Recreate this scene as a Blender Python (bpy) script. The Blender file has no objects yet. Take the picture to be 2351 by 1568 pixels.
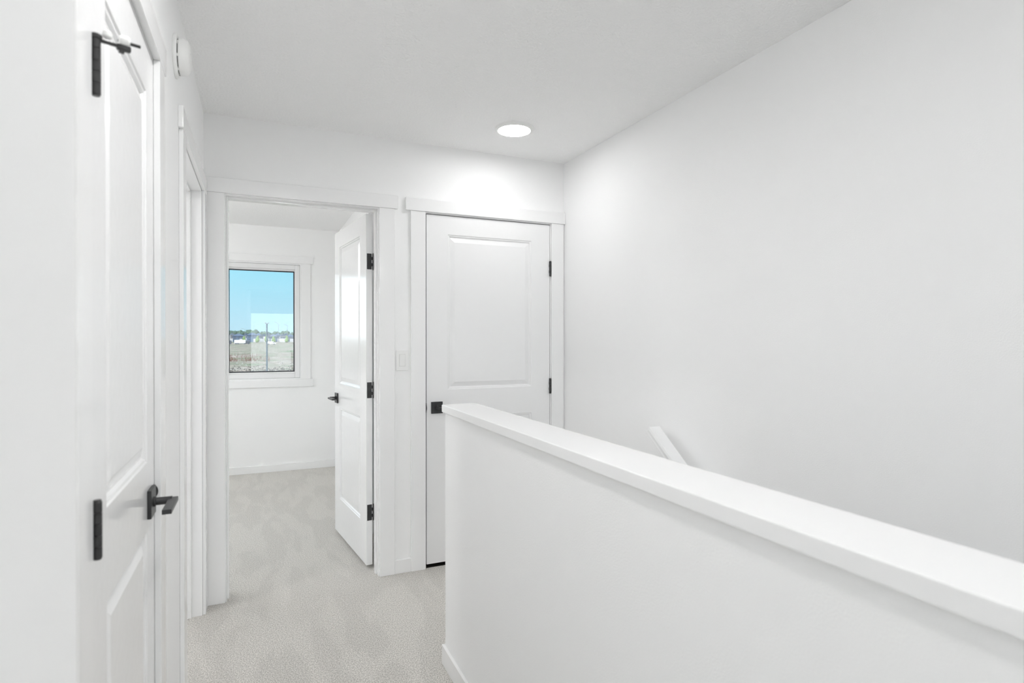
import bpy, bmesh, math, random
from mathutils import Vector, Matrix

sc = bpy.context.scene
COL = sc.collection
R = math.radians
EYE = 1.3216

# ------------------------------------------------------------------ camera
cam_d = bpy.data.cameras.new('camera')
cam_d.sensor_width = 36.0
cam_d.lens = 1313.0 / 2351.0 * 36.0
cam_d.clip_start = 0.02
cam_d.clip_end = 3000
cam_d.dof.use_dof = True
cam_d.dof.focus_distance = 3.7
cam_d.dof.aperture_fstop = 4.0
cam = bpy.data.objects.new('camera', cam_d)
cam.location = (0, 0, EYE)
cam.rotation_euler = (R(90 - 0.245), 0, R(-24.03))
COL.objects.link(cam)
sc.camera = cam

# ------------------------------------------------------------------ view, world, sun
sc.view_settings.view_transform = 'Standard'
sc.view_settings.look = 'None'
sc.view_settings.gamma = 1
sc.view_settings.exposure = 0.13
sc.view_settings.use_curve_mapping = False
sc.cycles.use_denoising = True
sc.cycles.max_bounces = 14
sc.cycles.use_adaptive_sampling = True
sc.cycles.adaptive_threshold = 0.08
sc.cycles.diffuse_bounces = 10
sc.cycles.glossy_bounces = 4
sc.cycles.transparent_max_bounces = 12
sc.cycles.sample_clamp_indirect = 8

LAMP = dict(hall=44.0, near=108.0, back=60.0, loft=115.0, room=2.0, bath=150.0, globe=12.5, room_globe=29.0)  # every entry but hall drives an added, unseen fill light
SKY_GLOW = 3.2
SUN = 1.0

world = bpy.data.worlds.new('world')
sc.world = world
world.use_nodes = True
nt = world.node_tree
nt.nodes.clear()
N = nt.nodes.new
L = nt.links.new
out = N('ShaderNodeOutputWorld')
bg = N('ShaderNodeBackground')
tc = N('ShaderNodeTexCoord')
sep = N('ShaderNodeSeparateXYZ')
L(tc.outputs['Generated'], sep.inputs[0])
ramp = N('ShaderNodeValToRGB')
cr = ramp.color_ramp
cr.elements[0].position = 0.0
cr.elements[0].color = (0.52, 0.77, 0.90, 1)
cr.elements[1].position = 0.6
cr.elements[1].color = (0.16, 0.48, 0.85, 1)
e = cr.elements.new(0.14)
e.color = (0.30, 0.76, 0.94, 1)
L(sep.outputs['Z'], ramp.inputs[0])
# the clear sky brightens towards the side where the sun stands (behind and left of the house)
dot = N('ShaderNodeVectorMath')
dot.operation = 'DOT_PRODUCT'
dot.inputs[1].default_value = (-0.85, -0.53, 0)
L(tc.outputs['Generated'], dot.inputs[0])
mr = N('ShaderNodeMapRange')
mr.inputs['From Min'].default_value = -0.43
mr.inputs['From Max'].default_value = 0.0
mr.inputs['To Min'].default_value = 0
mr.inputs['To Max'].default_value = 1
L(dot.outputs['Value'], mr.inputs['Value'])
glow = N('ShaderNodeMix')
glow.data_type = 'RGBA'
glow.inputs['A'].default_value = (0, 0, 0, 1)
glow.inputs['B'].default_value = (SKY_GLOW, SKY_GLOW, SKY_GLOW, 1)
L(mr.outputs[0], glow.inputs['Factor'])
add = N('ShaderNodeMix')
add.data_type = 'RGBA'
add.blend_type = 'ADD'
add.clamp_result = False
add.inputs['Factor'].default_value = 1
L(ramp.outputs[0], add.inputs['A'])
L(glow.outputs['Result'], add.inputs['B'])
L(add.outputs['Result'], bg.inputs['Color'])
L(bg.outputs[0], out.inputs[0])

sun_d = bpy.data.lights.new('sun', 'SUN')
sun_d.energy = SUN
sun_d.angle = R(0.6)
sun = bpy.data.objects.new('sun', sun_d)
sun.rotation_euler = Vector((0.35, 0.55, -0.76)).to_track_quat('-Z', 'Y').to_euler()
sun.location = (-20, -30, 50)
COL.objects.link(sun)


# ------------------------------------------------------------------ materials
def mat(name, color, rough=0.6, metal=0.0, spec=0.5, bump=None, coat=0.0, vary=None):
    m = bpy.data.materials.new(name)
    m.use_nodes = True
    t = m.node_tree
    b = t.nodes['Principled BSDF']
    b.inputs['Base Color'].default_value = (*color, 1)
    b.inputs['Roughness'].default_value = rough
    b.inputs['Metallic'].default_value = metal
    b.inputs['Specular IOR Level'].default_value = spec
    b.inputs['Coat Weight'].default_value = coat
    tcn = t.nodes.new('ShaderNodeTexCoord')
    if bump:
        scale, dist, detail = bump
        n = t.nodes.new('ShaderNodeTexNoise')
        n.inputs['Scale'].default_value = scale
        n.inputs['Detail'].default_value = detail
        t.links.new(tcn.outputs['Object'], n.inputs['Vector'])
        bn = t.nodes.new('ShaderNodeBump')
        bn.inputs['Distance'].default_value = dist
        bn.inputs['Strength'].default_value = 1.0
        t.links.new(n.outputs['Fac'], bn.inputs['Height'])
        t.links.new(bn.outputs[0], b.inputs['Normal'])
    if vary:
        scale, c2 = vary
        n2 = t.nodes.new('ShaderNodeTexNoise')
        n2.inputs['Scale'].default_value = scale
        n2.inputs['Detail'].default_value = 4
        t.links.new(tcn.outputs['Object'], n2.inputs['Vector'])
        rr = t.nodes.new('ShaderNodeValToRGB')
        rr.color_ramp.elements[0].position = 0.35
        rr.color_ramp.elements[1].position = 0.65
        rr.color_ramp.elements[0].color = (*color, 1)
        rr.color_ramp.elements[1].color = (*c2, 1)
        t.links.new(n2.outputs['Fac'], rr.inputs[0])
        t.links.new(rr.outputs[0], b.inputs['Base Color'])
    return m


WALL = mat('wall_paint', (0.91, 0.91, 0.91), 0.65, bump=(260, 0.0004, 2), spec=0.35)
CEIL = mat('ceiling_texture', (0.92, 0.92, 0.92), 0.9, bump=(90, 0.0035, 3), spec=0.2)
TRIM = mat('trim_enamel', (0.89, 0.89, 0.89), 0.11)
DOORP = mat('door_enamel', (0.87, 0.87, 0.872), 0.14, bump=(35, 0.0002, 1))
VINYL = mat('white_vinyl', (0.84, 0.84, 0.84), 0.3)
PLASTIC = mat('white_plastic', (0.87, 0.87, 0.86), 0.35)
PLAST2 = mat('grey_slot', (0.12, 0.12, 0.12), 0.6)
BLACK = mat('black_metal', (0.022, 0.022, 0.023), 0.38, metal=0.0, spec=0.6)
RUBBER = mat('white_rubber', (0.83, 0.83, 0.82), 0.45)
SPACER = mat('window_gasket', (0.03, 0.03, 0.04), 0.5)
TILE = mat('bath_vinyl', (0.72, 0.72, 0.72), 0.35)
SHADE_FLOOR = mat('closet_shade', (0.05, 0.045, 0.04), 0.9)  # near-black colour stands in for the shade under closed doors


def carpet_material():
    m = bpy.data.materials.new('carpet')
    m.use_nodes = True
    t = m.node_tree
    b = t.nodes['Principled BSDF']
    b.inputs['Roughness'].default_value = 0.95
    b.inputs['Specular IOR Level'].default_value = 0.1
    b.inputs['Sheen Weight'].default_value = 0.15
    tcn = t.nodes.new('ShaderNodeTexCoord')
    mp = t.nodes.new('ShaderNodeMapping')
    mp.inputs['Rotation'].default_value = (0, 0, R(35))
    mp.inputs['Scale'].default_value = (1, 0.62, 1)
    t.links.new(tcn.outputs['Object'], mp.inputs[0])
    # single tufts
    n = t.nodes.new('ShaderNodeTexNoise')
    n.inputs['Scale'].default_value = 235
    n.inputs['Detail'].default_value = 4
    n.inputs['Roughness'].default_value = 0.68
    t.links.new(mp.outputs[0], n.inputs['Vector'])
    r1 = t.nodes.new('ShaderNodeValToRGB')
    r1.color_ramp.elements[0].position = 0.37
    r1.color_ramp.elements[0].color = (0.40, 0.380, 0.345, 1)
    r1.color_ramp.elements[1].position = 0.63
    r1.color_ramp.elements[1].color = (0.90, 0.870, 0.825, 1)
    t.links.new(n.outputs['Fac'], r1.inputs[0])
    # brushed pile: broad vacuum marks
    mp2 = t.nodes.new('ShaderNodeMapping')
    mp2.inputs['Rotation'].default_value = (0, 0, R(-28))
    mp2.inputs['Scale'].default_value = (3.4, 0.9, 1)
    t.links.new(tcn.outputs['Object'], mp2.inputs[0])
    n2 = t.nodes.new('ShaderNodeTexNoise')
    n2.inputs['Scale'].default_value = 2.2
    n2.inputs['Detail'].default_value = 3.5
    n2.inputs['Distortion'].default_value = 0.5
    t.links.new(mp2.outputs[0], n2.inputs['Vector'])
    r2 = t.nodes.new('ShaderNodeMapRange')
    r2.inputs['From Min'].default_value = 0.46
    r2.inputs['From Max'].default_value = 0.55
    r2.inputs['To Min'].default_value = 0.955
    r2.inputs['To Max'].default_value = 1.03
    t.links.new(n2.outputs['Fac'], r2.inputs[0])
    mul = t.nodes.new('ShaderNodeVectorMath')
    mul.operation = 'SCALE'
    t.links.new(r1.outputs[0], mul.inputs[0])
    t.links.new(r2.outputs[0], mul.inputs['Scale'])
    t.links.new(mul.outputs[0], b.inputs['Base Color'])
    bn = t.nodes.new('ShaderNodeBump')
    bn.inputs['Distance'].default_value = 0.006
    bn.inputs['Strength'].default_value = 0.8
    t.links.new(n.outputs['Fac'], bn.inputs['Height'])
    t.links.new(bn.outputs[0], b.inputs['Normal'])
    return m


CARPET = carpet_material()


def emission(name, strength, color=(1, 1, 1)):
    m = bpy.data.materials.new(name)
    m.use_nodes = True
    t = m.node_tree
    t.nodes.clear()
    o = t.nodes.new('ShaderNodeOutputMaterial')
    e_ = t.nodes.new('ShaderNodeEmission')
    e_.inputs[0].default_value = (*color, 1)
    e_.inputs[1].default_value = strength
    t.links.new(e_.outputs[0], o.inputs[0])
    return m


def glass_material():
    m = bpy.data.materials.new('window_glass')
    m.use_nodes = True
    t = m.node_tree
    t.nodes.clear()
    o = t.nodes.new('ShaderNodeOutputMaterial')
    tr = t.nodes.new('ShaderNodeBsdfTransparent')
    gl = t.nodes.new('ShaderNodeBsdfGlossy')
    gl.inputs['Roughness'].default_value = 0.0
    tr.inputs[0].default_value = (0.985, 0.99, 0.99, 1)
    fr = t.nodes.new('ShaderNodeFresnel')
    fr.inputs[0].default_value = 1.5
    mx = t.nodes.new('ShaderNodeMixShader')
    t.links.new(fr.outputs[0], mx.inputs[0])
    t.links.new(tr.outputs[0], mx.inputs[1])
    t.links.new(gl.outputs[0], mx.inputs[2])
    t.links.new(mx.outputs[0], o.inputs[0])
    return m


GLASS = glass_material()


# ------------------------------------------------------------------ mesh helpers
def add_box(bm, x0, x1, y0, y1, z0, z1, bev=0.0, seg=2, M=None):
    """Adds one box; several boxes may share a bmesh."""
    x0, x1 = sorted((x0, x1)); y0, y1 = sorted((y0, y1)); z0, z1 = sorted((z0, z1))
    t = bmesh.new()
    bmesh.ops.create_cube(t, size=1)
    for v in t.verts:
        v.co = Vector(((v.co.x + .5) * (x1 - x0) + x0, (v.co.y + .5) * (y1 - y0) + y0, (v.co.z + .5) * (z1 - z0) + z0))
    if bev > 0:
        bmesh.ops.bevel(t, geom=t.edges[:], offset=bev, segments=seg, profile=0.5, affect='EDGES')
    if M is not None:
        bmesh.ops.transform(t, matrix=M, verts=t.verts)
    me = bpy.data.meshes.new('tmp')
    t.to_mesh(me)
    t.free()
    bm.from_mesh(me)
    bpy.data.meshes.remove(me)


def add_lathe(bm, prof, n=32, M=None):
    """prof: (radius, height) along z, closed with caps where radius is 0."""
    rings = []
    new = []
    for r, z in prof:
        if r < 1e-6:
            v = bm.verts.new((0, 0, z)); rings.append([v]); new.append(v)
        else:
            ring = [bm.verts.new((r * math.cos(2 * math.pi * k / n), r * math.sin(2 * math.pi * k / n), z)) for k in range(n)]
            rings.append(ring); new += ring
    for a, b in zip(rings, rings[1:]):
        if len(a) == 1 and len(b) == 1:
            continue
        for k in range(n):
            k2 = (k + 1) % n
            if len(a) == 1:
                bm.faces.new((a[0], b[k2], b[k]))
            elif len(b) == 1:
                bm.faces.new((a[k], a[k2], b[0]))
            else:
                bm.faces.new((a[k], a[k2], b[k2], b[k]))
    if M is not None:
        for v in new:
            v.co = M @ v.co


def axis_m(p, d):
    """Matrix that sends +z to direction d and the origin to p."""
    return Matrix.Translation(Vector(p)) @ Vector(d).to_track_quat('Z', 'Y').to_matrix().to_4x4()


def add_cyl(bm, p, d, r, length, n=24, bev=0.0008):
    add_lathe(bm, [(0, 0), (r - bev, 0), (r, bev), (r, length - bev), (r - bev, length), (0, length)], n, axis_m(p, d))


def smooth(me, ang=35):
    for p in me.polygons:
        p.use_smooth = True
    bmx = bmesh.new(); bmx.from_mesh(me)
    for ed in bmx.edges:
        if len(ed.link_faces) == 2 and ed.calc_face_angle(0) > R(ang):
            ed.smooth = False
    bmx.to_mesh(me); bmx.free()


def obj(name, bm, material, loc=(0, 0, 0), parent=None, ploc=(0, 0, 0), sm=True, recalc=True):
    """bm is in the coordinates of `ploc`'s frame (world for top-level things); origin moves to loc."""
    if recalc:
        bmesh.ops.recalc_face_normals(bm, faces=bm.faces)
    me = bpy.data.meshes.new(name)
    bmesh.ops.translate(bm, vec=-Vector(loc), verts=bm.verts)
    bm.to_mesh(me)
    bm.free()
    if sm:
        smooth(me)
    mats = material if isinstance(material, (list, tuple)) else [material]
    for m_ in mats:
        me.materials.append(m_)
    o = bpy.data.objects.new(name, me)
    o.location = Vector(loc) - Vector(ploc)
    COL.objects.link(o)
    if sm:
        wn = o.modifiers.new('weighted_normal', 'WEIGHTED_NORMAL')
        wn.keep_sharp = True
        wn.weight = 60
    if parent is not None:
        o.parent = parent
    return o


def tag(o, label=None, cat=None, group=None, kind=None):
    if label: o['label'] = label
    if cat: o['category'] = cat
    if group: o['group'] = group
    if kind: o['kind'] = kind
    return o


def empty(name, loc, rz=0.0):
    o = bpy.data.objects.new(name, None)
    o.empty_display_size = 0.05
    o.location = loc
    o.rotation_euler = (0, 0, rz)
    COL.objects.link(o)
    return o


def boxes(name, lst, material, label, cat, kind='structure', bev=0.0, loc=None):
    bm = bmesh.new()
    for b in lst:
        add_box(bm, *b, bev=bev)
    if loc is None:
        b = lst[0]
        loc = ((b[0] + b[1]) / 2, (b[2] + b[3]) / 2, min(b[4], b[5]))
    return tag(obj(name, bm, material, loc), label, cat, None, kind)


# ------------------------------------------------------------------ dimensions (metres)
XL, YB, XR, H = -0.240, 3.207, 1.795, 2.44
T = 0.115                       # wall thickness
YW = 6.167                      # bedroom window wall
LX0, LY0 = -2.6, -4.3           # loft behind the camera
BX0, BX1 = -2.5, 0.78           # bedroom
HW0, HW1, HWY = 0.6975, 0.822, 2.2295   # half wall
LOWER = -2.75

# openings
D1 = (-0.142, 0.615)            # bedroom doorway, X range
D2 = (0.889, 1.691)             # door beside it
CL = (1.104, 1.694)             # closet door, Y range
LD = (2.310, 3.094)             # left doorway, Y range
HD = 2.045                      # head of the far doorways
HDL = 2.026                     # head of the doorways on the left wall

# ------------------------------------------------------------------ shell
# floor slabs (carpet), a well is left open for the stairs
boxes('floor', [
    (XL - T, HW1, -1.25, YB + T, -0.25, 0),
    (HW1, XR, HWY + 0.0, YB + .004, -0.25, 0),
    (LX0, XR, LY0, -1.25, -0.25, 0),
    (BX0, BX1, YB + T, YW, -0.25, 0),
], CARPET, 'light greige cut pile carpet of the hall running into the bedroom', 'floor', loc=(0, 0, 0))
boxes('floor_bathroom', [(BX0, XL - T, 1.9, YB, -0.25, 0.0)], TILE, 'pale sheet floor of the room beyond the left doorway', 'floor')
boxes('floor_closet', [(D2[0] - .067, XR, YB + .004, YB + T + .6, -0.25, -0.010)], SHADE_FLOOR, 'floor coloured dark as the shade under the closed panel door', 'floor')
boxes('floor_closet', [(XL - T - .6, XL - T, CL[0] - .15, CL[1] + .15, -0.25, -0.002)], SHADE_FLOOR, 'floor coloured dark as the shade behind the closed door on the left', 'floor')
boxes('floor_lower', [(HW0, XR + T, -1.4, YB, LOWER - .1, LOWER)], CARPET, 'carpet at the foot of the stairs', 'floor')
# ceiling
boxes('ceiling', [(LX0 - .2, XR + .2, LY0 - .2, YW + .3, H, H + .2)], CEIL, 'white stippled ceiling of the hall and bedroom', 'ceiling', loc=(0, 0, H))

# the wall steps out towards the camera just before the first door
bm = bmesh.new()
add_box(bm, XL + .001, -.118, -1.25, .512, 0, H - .001)
bmesh.ops.bevel(bm, geom=[e_ for e_ in bm.edges if abs(e_.verts[0].co.x + .118) < 1e-4 and abs(e_.verts[1].co.x + .118) < 1e-4 and e_.verts[0].co.y > .4 and e_.verts[1].co.y > .4], offset=.012, segments=5, profile=.5, affect='EDGES')
tag(obj('wall_left_near', bm, WALL, (-.18, -.4, 0)), 'nearest white wall corner at the left edge of the view', 'wall', None, 'structure')

# right wall, runs down into the stairwell
boxes('wall_right', [(XR, XR + T, LY0, YB + T + .7, LOWER, H)], WALL, 'plain white wall to the right of the stairs', 'wall')
# far wall with the two doorways
yb0, yb1 = YB, YB + T
boxes('wall_back', [
    (BX0 - T, D1[0] - .012, yb0, yb1, 0, H),
    (D1[0] - .012, D1[1] + .012, yb0, yb1, HD + .012, H),
    (D1[1] + .012, D2[0] - .012, yb0, yb1, -.25, H),
    (D2[0] - .012, D2[1] + .012, yb0, yb1, HD + .012, H),
    (D2[1] + .012, XR, yb0, yb1, -.25, H),
], WALL, 'white wall at the end of the hall with two doorways', 'wall')
# left wall with closet door and doorway
xl1, xl0 = XL, XL - T
boxes('wall_left', [
    (xl0, xl1, -1.25, CL[0] - .012, 0, H),
    (xl0, xl1, CL[0] - .012, CL[1] + .012, HDL + .012, H),
    (xl0, xl1, CL[1] + .012, LD[0] - .012, 0, H),
    (xl0, xl1, LD[0] - .012, LD[1] + .012, HDL + .012, H),
    (xl0, xl1, LD[1] + .012, YB, 0, H),
], WALL, 'white wall along the left side of the hall', 'wall')
# loft behind the camera: room shell with a wide window
W_ = (LX0 + .5, XR - .45, 0.35, 2.10)
boxes('wall_loft_left', [(LX0 - T, LX0, LY0, -1.25, 0, H)], WALL, 'white wall of the loft behind', 'wall')
boxes('wall_loft_front', [(LX0, XL - T, -1.25, -1.25 + T, 0, H)], WALL, 'white wall between loft and bathroom', 'wall')
boxes('wall_loft_back', [
    (LX0 - T, W_[0], LY0 - T, LY0, 0, H), (W_[1], XR + T, LY0 - T, LY0, -.25, H),
    (W_[0], W_[1], LY0 - T, LY0, 0, W_[2]), (W_[0], W_[1], LY0 - T, LY0, W_[3], H)],
    WALL, 'white loft wall with a wide window', 'wall')
# bathroom
boxes('wall_bathroom_left', [(BX0 - T, BX0, 1.8, YB, 0, H)], WALL, 'white bathroom side wall', 'wall')
boxes('wall_bathroom_near', [(BX0, XL - T, 1.8, 1.9, 0, H)], WALL, 'white bathroom near wall', 'wall')
# closets
boxes('wall_closet_back', [(XL - T - .65, XL - T - .6, CL[0] - .2, CL[1] + .2, 0, H),
                           (XL - T - .6, XL - T, CL[0] - .2, CL[0] - .15, 0, H),
                           (XL - T - .6, XL - T, CL[1] + .08, CL[1] + .09, 0, H)], WALL, 'closet lining behind left door', 'wall')
boxes('wall_linen_closet', [(D2[0] - .2, XR, YB + T + .6, YB + T + .65, 0, H),
                            ], WALL, 'closet lining behind far door', 'wall')
# bedroom
WX = (-1.035, 0.410, 0.917, 2.083)    # window opening in the bedroom
LW = (4.0, 5.5, 0.75, 2.083)          # added, unseen bedroom side window for extra daylight (Y range)
boxes('wall_bedroom_window', [
    (BX0 - T, WX[0], YW, YW + .2, 0, H), (WX[1], BX1 + T, YW, YW + .2, 0, H),
    (WX[0], WX[1], YW, YW + .2, 0, WX[2]), (WX[0], WX[1], YW, YW + .2, WX[3], H)],
    WALL, 'white bedroom wall that holds the window', 'wall')
boxes('wall_bedroom_right', [(BX1, BX1 + .1, YB + T, YW, 0, H)], WALL, 'white bedroom wall behind the open door', 'wall')
boxes('wall_bedroom_left', [
    (BX0 - T, BX0, YB + T, LW[0], 0, H), (BX0 - T, BX0, LW[1], YW, 0, H),
    (BX0 - T, BX0, LW[0], LW[1], 0, LW[2]), (BX0 - T, BX0, LW[0], LW[1], LW[3], H)],
    WALL, 'white bedroom side wall with an added window opening', 'wall')

# half wall beside the stairs with its flat cap
boxes('wall_half', [(HW0, HW1, -1.25, HWY, -.6, 1.025)], WALL, 'low white half wall guarding the stairs', 'wall')
boxes('trim_1', [(HW0 - .012, HW1 + .012, -1.262, HWY + .012, 1.025, 1.055)], TRIM,
      'flat white painted cap along the top of the half wall', 'trim', bev=.003)
boxes('wall_stairwell', [(HW0, HW1, -1.25, HWY, LOWER, -.6), (HW0, HW1, HWY, YB, LOWER, -.25),
                         (HW0, XR, -1.35, -1.25, LOWER, -.0)], WALL, 'white wall below floor level along the stairs', 'wall')
boxes('wall_stairwell_head', [(HW1, XR, HWY + .03, HWY + .13, LOWER, -.25)], WALL, 'wall under the landing', 'wall')
# stair flight going down towards the camera
steps = []
rise, run = 0.19, 0.252
for k in range(13):
    z1 = -rise * (k + 1)
    y1 = HWY - run * k
    steps.append((HW1, XR, y1 - run - .02, y1 + .0, z1 - .19, z1))
boxes('floor_stairs', steps, CARPET, 'carpeted steps going down behind the half wall', 'stairs', bev=.008, loc=(1.3, HWY, -.2))


# ------------------------------------------------------------------ baseboards
def base(name, lst, label):
    return boxes(name, lst, TRIM, label, 'baseboard', bev=.0025)


bb, bh = .012, .078
base('baseboard_back', [(D1[1] + .09, D2[0] - .0895, YB - bb, YB, 0, bh)], 'short white baseboard between the two door casings')
base('baseboard_left', [(XL, XL + bb, -1.25, CL[0] - .092, 0, bh), (XL, XL + bb, CL[1] + .088, LD[0] - .09, 0, bh)], 'white baseboard along the left wall')
base('baseboard_half', [(HW0 - bb, HW0, -1.25, HWY + bb, 0, bh), (HW0, HW1, HWY, HWY + bb, 0, bh)], 'white baseboard wrapping the half wall')
base('baseboard_bedroom', [(BX0, BX1, YW - bb, YW, 0, bh - .005)], 'white baseboard under the bedroom window')
base('baseboard_bedroom_right', [(BX1 - bb, BX1, YB + T, YW, 0, bh)], 'white baseboard behind the open bedroom door')
base('baseboard_right', [(XR - bb, XR, HWY, YB, 0, bh)], 'white baseboard at the landing')


# ------------------------------------------------------------------ door casings, jambs
def casing_y(name, x0, x1, y, z, hx0, hx1, label, left=True, right=True, lx=None, ty=.015):
    """Casing on a wall that faces -Y, opening x0..x1, head at z."""
    root = tag(empty(name, ((x0 + x1) / 2, y, 0)), label, 'door frame', None, 'structure')
    pl_ = ((x0 + x1) / 2, y, 0)
    w = .085
    r_ = .005
    for s, xx in ((-1, x0 - r_), (1, x1 + r_)):
        bm = bmesh.new()
        xo = xx + s * w
        if lx is not None and s < 0: xo = lx
        add_box(bm, xx, xo, y - ty, y, 0, z + .006, bev=.0025)
        obj('side_casing', bm, TRIM, ((xx + xo) / 2, y, 0), root, pl_)
    bm = bmesh.new()
    add_box(bm, hx0, hx1, y - ty - .005, y, z + .006, z + .079, bev=.0025)
    obj('head_casing', bm, TRIM, ((hx0 + hx1) / 2, y, z), root, pl_)
    return root, pl_


def jamb_y(root, pl_, x0, x1, y0, y1, z, stop0, stop1):
    for xx, s in ((x0, -1), (x1, 1)):
        bm = bmesh.new()
        add_box(bm, xx, xx + s * .012, y0, y1, 0, z)
        add_box(bm, xx - s * .010, xx, stop0, stop1, 0, z - .0, bev=.001)
        obj('jamb', bm, TRIM, (xx, (y0 + y1) / 2, 0), root, pl_)
    bm = bmesh.new()
    add_box(bm, x0 - .012, x1 + .012, y0, y1, z, z + .012)
    add_box(bm, x0 + .01, x1 - .01, stop0, stop1, z - .010, z, bev=.001)
    obj('head_jamb', bm, TRIM, ((x0 + x1) / 2, (y0 + y1) / 2, z), root, pl_)


r1, p1 = casing_y('trim_2', D1[0], D1[1], YB, HD, XL + .002, D1[1] + .108, 'white casing around the open bedroom doorway', lx=XL + .004)
jamb_y(r1, p1, D1[0], D1[1], YB, YB + T + .012, HD, YB + .035, YB + .078)
r2, p2 = casing_y('trim_3', D2[0] - .002, D2[1] + .002, YB, HD, D2[0] - .122, XR - .002, 'white casing around the closed panel door beside the right wall')
jamb_y(r2, p2, D2[0] - .002, D2[1] + .002, YB, YB + T, HD, YB + .037, YB + .08)


def casing_x(name, y0, y1, x, z, label, stop0, stop1, y1o=None, tx=.015, near=None):
    pl_ = (x, (y0 + y1) / 2, 0)
    root = tag(empty(name, pl_), label, 'door frame', None, 'structure')
    w, r_ = .085, .005
    for s, yy in ((-1, y0 - r_), (1, y1 + r_)):
        bm = bmesh.new()
        if near and s < 0:
            add_box(bm, x, x + near[1], near[0], yy - w - .07, 0, z + .006, bev=.002)
        else:
            add_box(bm, x, x + tx, yy, yy + s * w, 0, z + .006, bev=.0025)
        obj('side_casing', bm, TRIM, (x, yy, 0), root, pl_)
    bm = bmesh.new()
    add_box(bm, x, x + tx + .002, y0 - r_ - w - .018, (y1 + r_ + w + .018) if y1o is None else y1o, z + .006, z + .079, bev=.0025)
    obj('head_casing', bm, TRIM, (x, (y0 + y1) / 2, z), root, pl_)
    for yy, s in ((y0, -1), (y1, 1)):
        bm = bmesh.new()
        add_box(bm, x - T, x, yy, yy + s * .012, 0, z)
        add_box(bm, stop0, stop1, yy - s * .010, yy, 0, z, bev=.001)
        obj('jamb', bm, TRIM, (x, yy, 0), root, pl_)
    bm = bmesh.new()
    add_box(bm, x - T, x, y0 - .012, y1 + .012, z, z + .012)
    add_box(bm, stop0, stop1, y0 + .01, y1 - .01, z - .01, z, bev=.001)
    obj('head_jamb', bm, TRIM, (x, (y0 + y1) / 2, z), root, pl_)
    return root, pl_


casing_x('trim_4', CL[0] - .002, CL[1] + .002, XL, HDL, 'white casing around the nearest closed door on the left', XL - .08, XL - .037, near=(1.096, .003))
casing_x('trim_5', LD[0], LD[1], XL, HDL, 'white casing around the doorway on the left by the corner', XL - .078, XL - .045, y1o=YB - .022, tx=.014)


# ------------------------------------------------------------------ panel doors
def panel_leaf(w, h, s, th=.035):
    """Two-panel moulded door leaf: x from 0 to s*w, front face at y=0 facing -y."""
    bm = bmesh.new()
    st = .127 if w > .7 else .091
    px = (st, w - st)
    P_ = [(.235, .842), (1.005, h - .108)]
    prof = [(0, 0), (.003, .0035), (.009, .0045), (.014, .0105), (.018, .0105), (.043, .0025)]
    xs = [0, px[0], px[1], w]
    zs = [0, P_[0][0], P_[0][1], P_[1][0], P_[1][1], h]

    def face(pts, side):
        vs = []
        for (x, z, d) in pts:
            y = d if side == 0 else th - d
            vs.append(bm.verts.new((s * x, y, z)))
        bm.faces.new(vs)

    for side in (0, 1):
        for i in range(3):
            for j in range(5):
                x0, x1, z0, z1 = xs[i], xs[i + 1], zs[j], zs[j + 1]
                if i == 1 and j in (1, 3):
                    prev = prof[0]
                    for cur in prof[1:]:
                        a, da = prev; b, db = cur
                        o_ = [(x0 + a, z0 + a, da), (x1 - a, z0 + a, da), (x1 - a, z1 - a, da), (x0 + a, z1 - a, da)]
                        n_ = [(x0 + b, z0 + b, db), (x1 - b, z0 + b, db), (x1 - b, z1 - b, db), (x0 + b, z1 - b, db)]
                        for k in range(4):
                            face([o_[k], o_[(k + 1) % 4], n_[(k + 1) % 4], n_[k]], side)
                        prev = cur
                    face(n_, side)
                else:
                    face([(x0, z0, 0), (x1, z0, 0), (x1, z1, 0), (x0, z1, 0)], side)
    for i in range(3):
        for z in (0, h):
            bm.faces.new([bm.verts.new(c) for c in ((s * xs[i], 0, z), (s * xs[i + 1], 0, z), (s * xs[i + 1], th, z), (s * xs[i], th, z))])
    for j in range(5):
        for x in (0, w):
            bm.faces.new([bm.verts.new(c) for c in ((s * x, 0, zs[j]), (s * x, 0, zs[j + 1]), (s * x, th, zs[j + 1]), (s * x, th, zs[j]))])
    bmesh.ops.remove_doubles(bm, verts=bm.verts, dist=1e-5)
    return bm


LEAF_H = 2.018


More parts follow.
